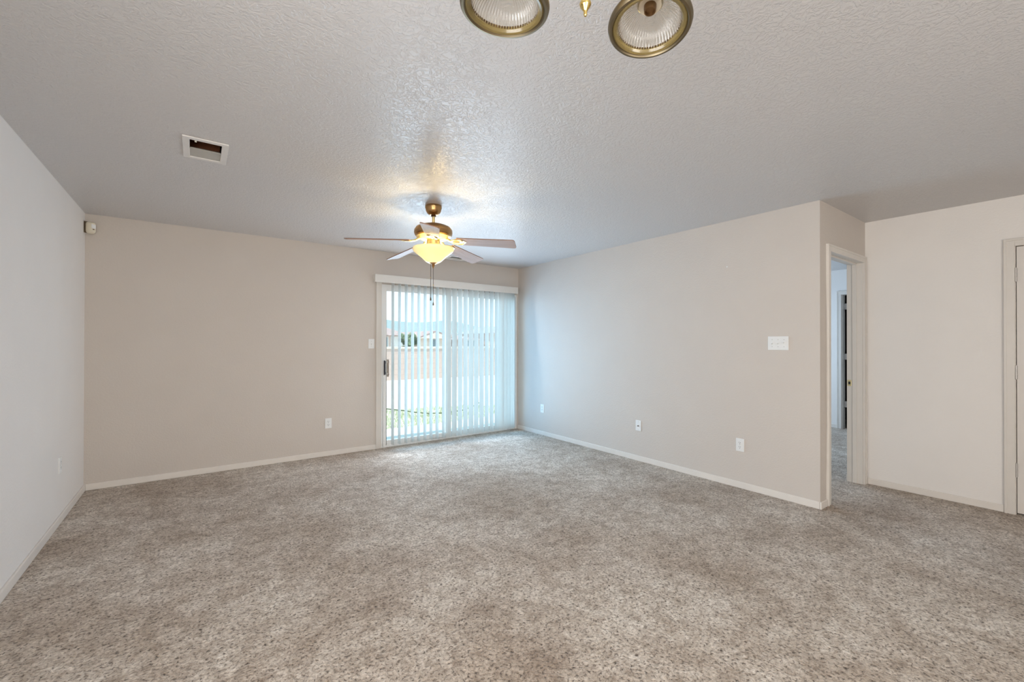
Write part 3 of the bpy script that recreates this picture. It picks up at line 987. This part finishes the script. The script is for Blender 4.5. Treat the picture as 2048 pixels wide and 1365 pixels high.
def pull_chain(name, x, y, z0, z1, zb):
    q = MB()
    n = int((z0 - z1) / 0.0075)
    for i in range(n):
        z = z0 - (i + 0.5) * (z0 - z1) / n
        q.lathe([(0, 0.0021), (0.0020, 0.0011), (0.0024, 0), (0.0020, -0.0011), (0, -0.0021)], 6, (x, y, Z(z)))
    q.tube([(x, y, Z(z0)), (x, y, Z(z1))], 0.0019, 6)
    c = q.build(name, CHAIN, FAN)
    MB().lathe([(0, 0.006), (0.0028, 0.004), (0.003, -0.004), (0, -0.006)], 10, (x, y, Z(zb))).build('chain_coupling', BRASS, c, smooth=True)
    MB().lathe([(0, 0.004), (0.003, 0.002), (0.0045, -0.006), (0.0062, -0.020), (0.0045, -0.025), (0, -0.026)], 14, (x, y, Z(z1))).build('chain_pull', DARKBRONZE, c, smooth=True)
    return c
pull_chain('pull_chain', -0.019, 0.010, 1.965, 1.680, 1.845)
pull_chain('pull_chain', 0.0, 0.0, 1.921, 1.640, 1.782)
fl = light('fan_bulb', 'POINT', 22, (1.0, 0.75, 0.38), (1.581, 3.271, 2.035), shadow_soft_size=0.055)

# ---------------------------------------------------------------- chandelier near the camera
CH = Vector((0.664, 0.648, HC))
chd = empty('chandelier', CH)
tag(chd, 'brass chandelier with downward ribbed glass shades, cut off by the top of the photo', 'chandelier')
col = MB()
col.lathe([(0, Z(2.000)), (0.0025, Z(2.000)), (0.004, Z(2.003)), (0.0035, Z(2.007)), (0.005, Z(2.012)), (0.011, Z(2.020)), (0.0125, Z(2.026)), (0.010, Z(2.032)),
           (0.006, Z(2.036)), (0.010, Z(2.039)), (0.009, Z(2.043)), (0.014, Z(2.048)), (0.020, Z(2.058)), (0.022, Z(2.075)), (0.020, Z(2.10)), (0.030, Z(2.115)),
           (0.046, Z(2.135)), (0.050, Z(2.155)), (0.040, Z(2.175)), (0.020, Z(2.185)), (0.012, Z(2.20)), (0.012, Z(2.25)), (0.022, Z(2.265)), (0.024, Z(2.285)),
           (0.012, Z(2.30)), (0.008, Z(2.31)), (0.008, Z(2.40)), (0, Z(2.40))], 40)
col.build('centre_column', BRASS, chd, smooth=True)
MB().lathe([(0, 0), (0.068, 0), (0.070, -0.006), (0.062, -0.020), (0.040, -0.034), (0.014, -0.042), (0, -0.042)], 40).build('ceiling_canopy', BRASS, chd, smooth=True)

def shade(center, nrm):
    """Bell shade hanging from a cup; center and normal are those of its rim circle."""
    nrm = Vector(nrm).normalized()
    rot = Vector((0, 0, 1)).rotation_difference(nrm).to_matrix().to_4x4()
    M = Matrix.Translation(Vector(center) - CH) @ rot
    R = 0.090
    # clear bell, ribbed on the outside
    N = 240
    rib = lambda i, j_: (0.030, 0.006, -0.014, 0.006)[i % 4] * (1.0 if j_ < 7 else 0.2)
    outp = [(0.0680, 0.005), (0.0676, 0.012), (0.0650, 0.021), (0.0590, 0.031), (0.0500, 0.040), (0.0395, 0.047), (0.0300, 0.051), (0.0250, 0.053), (0.0240, 0.060)]
    g = MB().lathe(outp, N, rib=rib).xform(M)
    sh = g.build('glass_shade', RIBBED, chd, smooth='all')
    # row of prism notches where the ribs end
    nt_ = MB()
    for k in range(72):
        a = 2 * PI * k / 72
        u, v = Vector((math.cos(a), math.sin(a), 0)), Vector((-math.sin(a), math.cos(a), 0))
        p0, p1 = u * 0.0668 + Vector((0, 0, 0.0085)), u * 0.0676 + Vector((0, 0, 0.0035))
        nt_.face([p0 - v * 0.0013, p0 + v * 0.0013, p1 + v * 0.0013, p1 - v * 0.0013])
    nt_.xform(M).build('prism_row', DARKBRONZE, sh)
    lip = [(0.0685, 0.009), (0.0715, 0.004), (0.0790, 0.002), (0.0800, -0.001), (0.0755, -0.0045), (0.0705, -0.003), (0.0675, 0.002)]
    l = MB().lathe(lip, 96, close=True).xform(M).build('glass_lip', RIMGLASS, sh, smooth=True)
    l['label'] = 'thick amber glass lip of the shade'
    ring = [(0.0785, -0.002), (0.0815, -0.0055), (0.0860, -0.005), (0.0890, -0.001), (R, 0.004), (0.0885, 0.010), (0.0845, 0.014), (0.0800, 0.012), (0.0785, 0.004)]
    rg = MB().lathe(ring, 96, close=True).xform(M).build('rim_band', SATIN, sh, smooth=True)
    rg['label'] = 'satin brass rim band'
    MB().lathe([(0.0245, 0.050), (0.0245, 0.056), (0.0135, 0.057), (0.0135, 0.0505)], 40, close=True).xform(M).build('socket_collar', CREAM, sh, smooth=True)
    MB().lathe([(0, 0.042), (0.0095, 0.042), (0.0105, 0.036), (0.0125, 0.036), (0.0135, 0.044), (0.0135, 0.060), (0, 0.060)], 28).xform(M).build('lamp_socket', SOCKET, sh, smooth=True)
    MB().lathe([(0.0243, 0.054), (0.0290, 0.056), (0.031, 0.064), (0.027, 0.080), (0.016, 0.096), (0.010, 0.112), (0, 0.135)], 36).xform(M).build('shade_cup', BRASS, sh, smooth=True)
    top = (M @ Vector((0, 0, 0.132)))
    hub = Vector((0, 0, Z(2.155)))
    d = Vector((top.x, top.y, 0)).normalized()
    L_ = Vector((top.x, top.y, 0)).length
    pts = [hub + d * 0.040]
    ctrl = [hub + d * 0.04, hub + d * 0.10 + Vector((0, 0, -0.03)), top + Vector((0, 0, 0.11)) - d * 0.05, top + Vector((0, 0, 0.10)) + d * 0.01, top]
    m_ = 22
    path = []
    for i in range(m_ + 1):
        t = i / m_
        c = [v.copy() for v in ctrl]
        while len(c) > 1:
            c = [c[k].lerp(c[k + 1], t) for k in range(len(c) - 1)]
        path.append(c[0])
    MB().tube(path, 0.0065, 12).build('arm', BRASS, chd, smooth=True)
shade((0.807, 0.592, 2.008), (0.14, 0.068, 1))
shade((0.496, 0.707, 1.977), (0.031, -0.094, 1))

# ---------------------------------------------------------------- the yard outside
GZ = -0.10
struct(MB().box(-20, 70, YB + 0.10, 130, GZ - 0.3, GZ - 0.005).build('ground', DIRT))
struct(MB().box(-1.5, 5.6, YB + WT, 6.75, GZ - 0.1, GZ + 0.03).build('patio_slab', CONCRETE, bevel=0.01))
# roof over the room, with an eave
struct(MB().grid_slab(2, HC + 0.34, HC + 0.50, (XL - 0.5, XFAR + 2), (YREAR - 0.6, YB + 0.16), []).build('roof', ROOF))
q = MB()
for (x0, x1, y0, y1) in ((XL - WT, XFAR + 1.2, YREAR - WT, YREAR), (XL - WT, XFAR + 1.2, YB, YB + WT), (XL - WT, XL, YREAR, YB), (XFAR + 1.1, XFAR + 1.2, YREAR, YB)):
    q.box(x0, x1, y0, y1, HC + 0.14, HC + 0.34)
struct(q.build('wall_attic', STUCCO))

rnd = random.Random(3)
# patch of thin grass: blades standing on a low sod mound
q = MB()
for i in range(6000):
    a, rr = rnd.random() * 2 * PI, math.sqrt(rnd.random())
    x, y = 3.1 + 2.4 * rr * math.cos(a), 7.75 + 0.95 * rr * math.sin(a)
    h, w, t = rnd.uniform(0.03, 0.07), rnd.uniform(0.004, 0.008), rnd.random() * PI
    dx, dy = math.cos(t) * w, math.sin(t) * w
    lx, ly = rnd.uniform(-0.02, 0.02), rnd.uniform(-0.02, 0.02)
    q.face([(x - dx, y - dy, GZ - 0.006), (x + dx, y + dy, GZ - 0.006), (x + lx, y + ly, GZ + h)])
gr = q.build('lawn_grass', GRASSMAT)
tag(gr, 'patch of thin green grass beyond the patio', 'grass')
gr['kind'] = 'stuff'
hp = [(2.75, 8.75), (3.09, 8.44), (3.22, 8.15), (3.307, 7.95), (3.365, 7.73), (3.524, 7.45), (3.80, 7.35), (4.2, 7.42), (4.6, 7.7), (5.1, 8.2)]
hs = MB().tube([(x, y, GZ + 0.085 if i < 3 else GZ + 0.085) for i, (x, y) in enumerate(hp)], 0.012, 8).build('garden_hose', HOSE, smooth=True)
tag(hs, 'dark garden hose snaking over the yard behind the glass door', 'hose')

bf = empty('block_fence', (8, 15.77, GZ))
tag(bf, 'pinkish tan block wall with a pale cap across the back yard', 'fence')
MB().box(-20, 40, 0, 0.2, -0.1, 1.17).build('block_wall', BLOCK, bf)
MB().box(-20, 40, -0.03, 0.23, 1.17, 1.255).build('cap_course', BLOCKCAP, bf, bevel=0.01)

def house(x, y, w, d, wall_h, roof_h, ridge, wallm, roofm, label, openings, chimney=None):
    r = empty('house', (x, y, GZ))
    tag(r, label, 'house')
    MB().box(0, w, 0, d, -0.2, wall_h).build('wall', wallm, r)
    q = MB()
    e = 0.5
    if ridge == 'x':
        a = [(-e, -e, wall_h - 0.15), (w + e, -e, wall_h - 0.15), (w + e, d + e, wall_h - 0.15), (-e, d + e, wall_h - 0.15)]
        t0, t1 = (-e + 2.0, d / 2, wall_h + roof_h), (w + e - 2.0, d / 2, wall_h + roof_h)
        q.face([a[0], a[1], t1, t0]); q.face([a[1], a[2], t1]); q.face([a[2], a[3], t0, t1]); q.face([a[3], a[0], t0]); q.face([a[3], a[2], a[1], a[0]])
    else:
        a = [(-e, -e, wall_h - 0.15), (w + e, -e, wall_h - 0.15), (w + e, d + e, wall_h - 0.15), (-e, d + e, wall_h - 0.15)]
        t0, t1 = (w / 2, -e, wall_h + roof_h), (w / 2, d + e, wall_h + roof_h)
        q.face([a[0], a[1], t0]); q.face([a[1], a[2], t1, t0]); q.face([a[2], a[3], t1]); q.face([a[3], a[0], t0, t1]); q.face([a[3], a[2], a[1], a[0]])
    bmesh.ops.remove_doubles(q.bm, verts=q.bm.verts, dist=1e-5)
    q.build('roof', roofm, r)
    if ridge != 'x':
        g = MB()
        g.face([(0, -0.52, wall_h - 0.15), (w, -0.52, wall_h - 0.15), (w / 2, -0.52, wall_h + roof_h - 0.2)])
        g.face([(0, -0.45, wall_h - 0.15), (w, -0.45, wall_h - 0.15), (w / 2, -0.45, wall_h + roof_h - 0.2)])
        g.build('gable', wallm, r)
    for (kind, u0, u1, z0, z1) in openings:
        f = MB().box(u0 - 0.12, u1 + 0.12, -0.08, 0, z0 - 0.12, z1 + 0.12).build(kind, GARAGE, r)
        if kind == 'window':
            MB().box(u0, u1, -0.10, -0.075, z0, z1).build('pane', WINGLASS, f)
    if chimney:
        MB().box(chimney, chimney + 0.6, d / 2 - 0.3, d / 2 + 0.3, wall_h, wall_h + roof_h + 0.5).build('chimney', wallm, r)
    return r
house(12.6, 45, 6.0, 9, 2.35, 1.05, 'x', STUCCO, ROOF, 'pinkish stucco house with brown roof left of the tree, beyond the fence', [('window', 2.6, 3.8, 0.9, 2.0), ('garage_door', 4.3, 6.0, 0.0, 2.0)])
house(19.8, 45, 4.2, 9, 2.05, 0.75, 'y', STUCCO2, ROOF, 'pale stucco house with a front gable right of the tree, beyond the fence', [('window', 1.5, 2.6, 0.8, 1.8)])
house(25.4, 46, 3.2, 9, 1.95, 0.55, 'x', STUCCO, ROOF, 'low pink stucco house with a brown roof behind the middle of the blinds', [('window', 1.2, 2.4, 0.8, 1.7)])
house(29.4, 44, 8.0, 9, 2.75, 0.85, 'x', STUCCO, ROOF2, 'pink stucco house with a grey roof behind the right end of the blinds', [('window', 1.2, 2.4, 1.0, 2.0)])

def tree(x, y, h, rad, label, n, seed):
    r = empty('tree', (x, y, GZ))
    tag(r, label, 'tree')
    g = random.Random(seed)
    MB().tube([(0, 0, -0.1), (0.04, 0, h * 0.3), (0.0, 0.03, h * 0.55)], [rad * 0.12, rad * 0.09, rad * 0.05], 8).build('trunk', BARK, r, smooth=True)
    q = MB()
    blobs = [(g.uniform(-0.6, 0.6) * rad, g.uniform(-0.6, 0.6) * rad, h * g.uniform(0.45, 0.85), rad * g.uniform(0.35, 0.6)) for _ in range(9)]
    for i in range(n):
        bx, by, bz, br = g.choice(blobs)
        v = Vector((g.gauss(0, 1), g.gauss(0, 1), g.gauss(0, 1))).normalized() * br * g.uniform(0.6, 1.0)
        p = Vector((bx, by, bz)) + v
        u = Vector((g.gauss(0, 1), g.gauss(0, 1), g.gauss(0, 1))).normalized()
        w = u.orthogonal().normalized()
        s = g.uniform(0.025, 0.055)
        q.face([p - u * s, p + w * s * 0.5, p + u * s, p - w * s * 0.5])
    q.build('foliage', FOLIAGE, r)
    return r
tree(7.50, 18.3, 2.05, 0.30, 'round green tree just beyond the fence, left of its taller twin', 4500, 1)
tree(8.02, 18.8, 2.30, 0.32, 'taller green tree just beyond the fence, second from the left house', 4500, 2)

# hazy mountains far behind
q = MB()
g = random.Random(11)
n = 60
xs = [-300 + 900 * k / n for k in range(n + 1)]
hs_ = [22 + 5 * math.sin(k * 0.21 + 1.0) + 2.2 * math.sin(k * 0.9) + g.uniform(-0.7, 0.7) for k in range(n + 1)]
for k in range(n):
    a0, a1 = (xs[k], 400, -5), (xs[k + 1], 400, -5)
    b0, b1 = (xs[k], 470, hs_[k]), (xs[k + 1], 470, hs_[k + 1])
    c0, c1 = (xs[k], 560, -5), (xs[k + 1], 560, -5)
    q.face([a0, a1, b1, b0]); q.face([b0, b1, c1, c0])
bmesh.ops.remove_doubles(q.bm, verts=q.bm.verts, dist=1e-4)
struct(q.build('mountain_ridge', HILL, smooth=True))
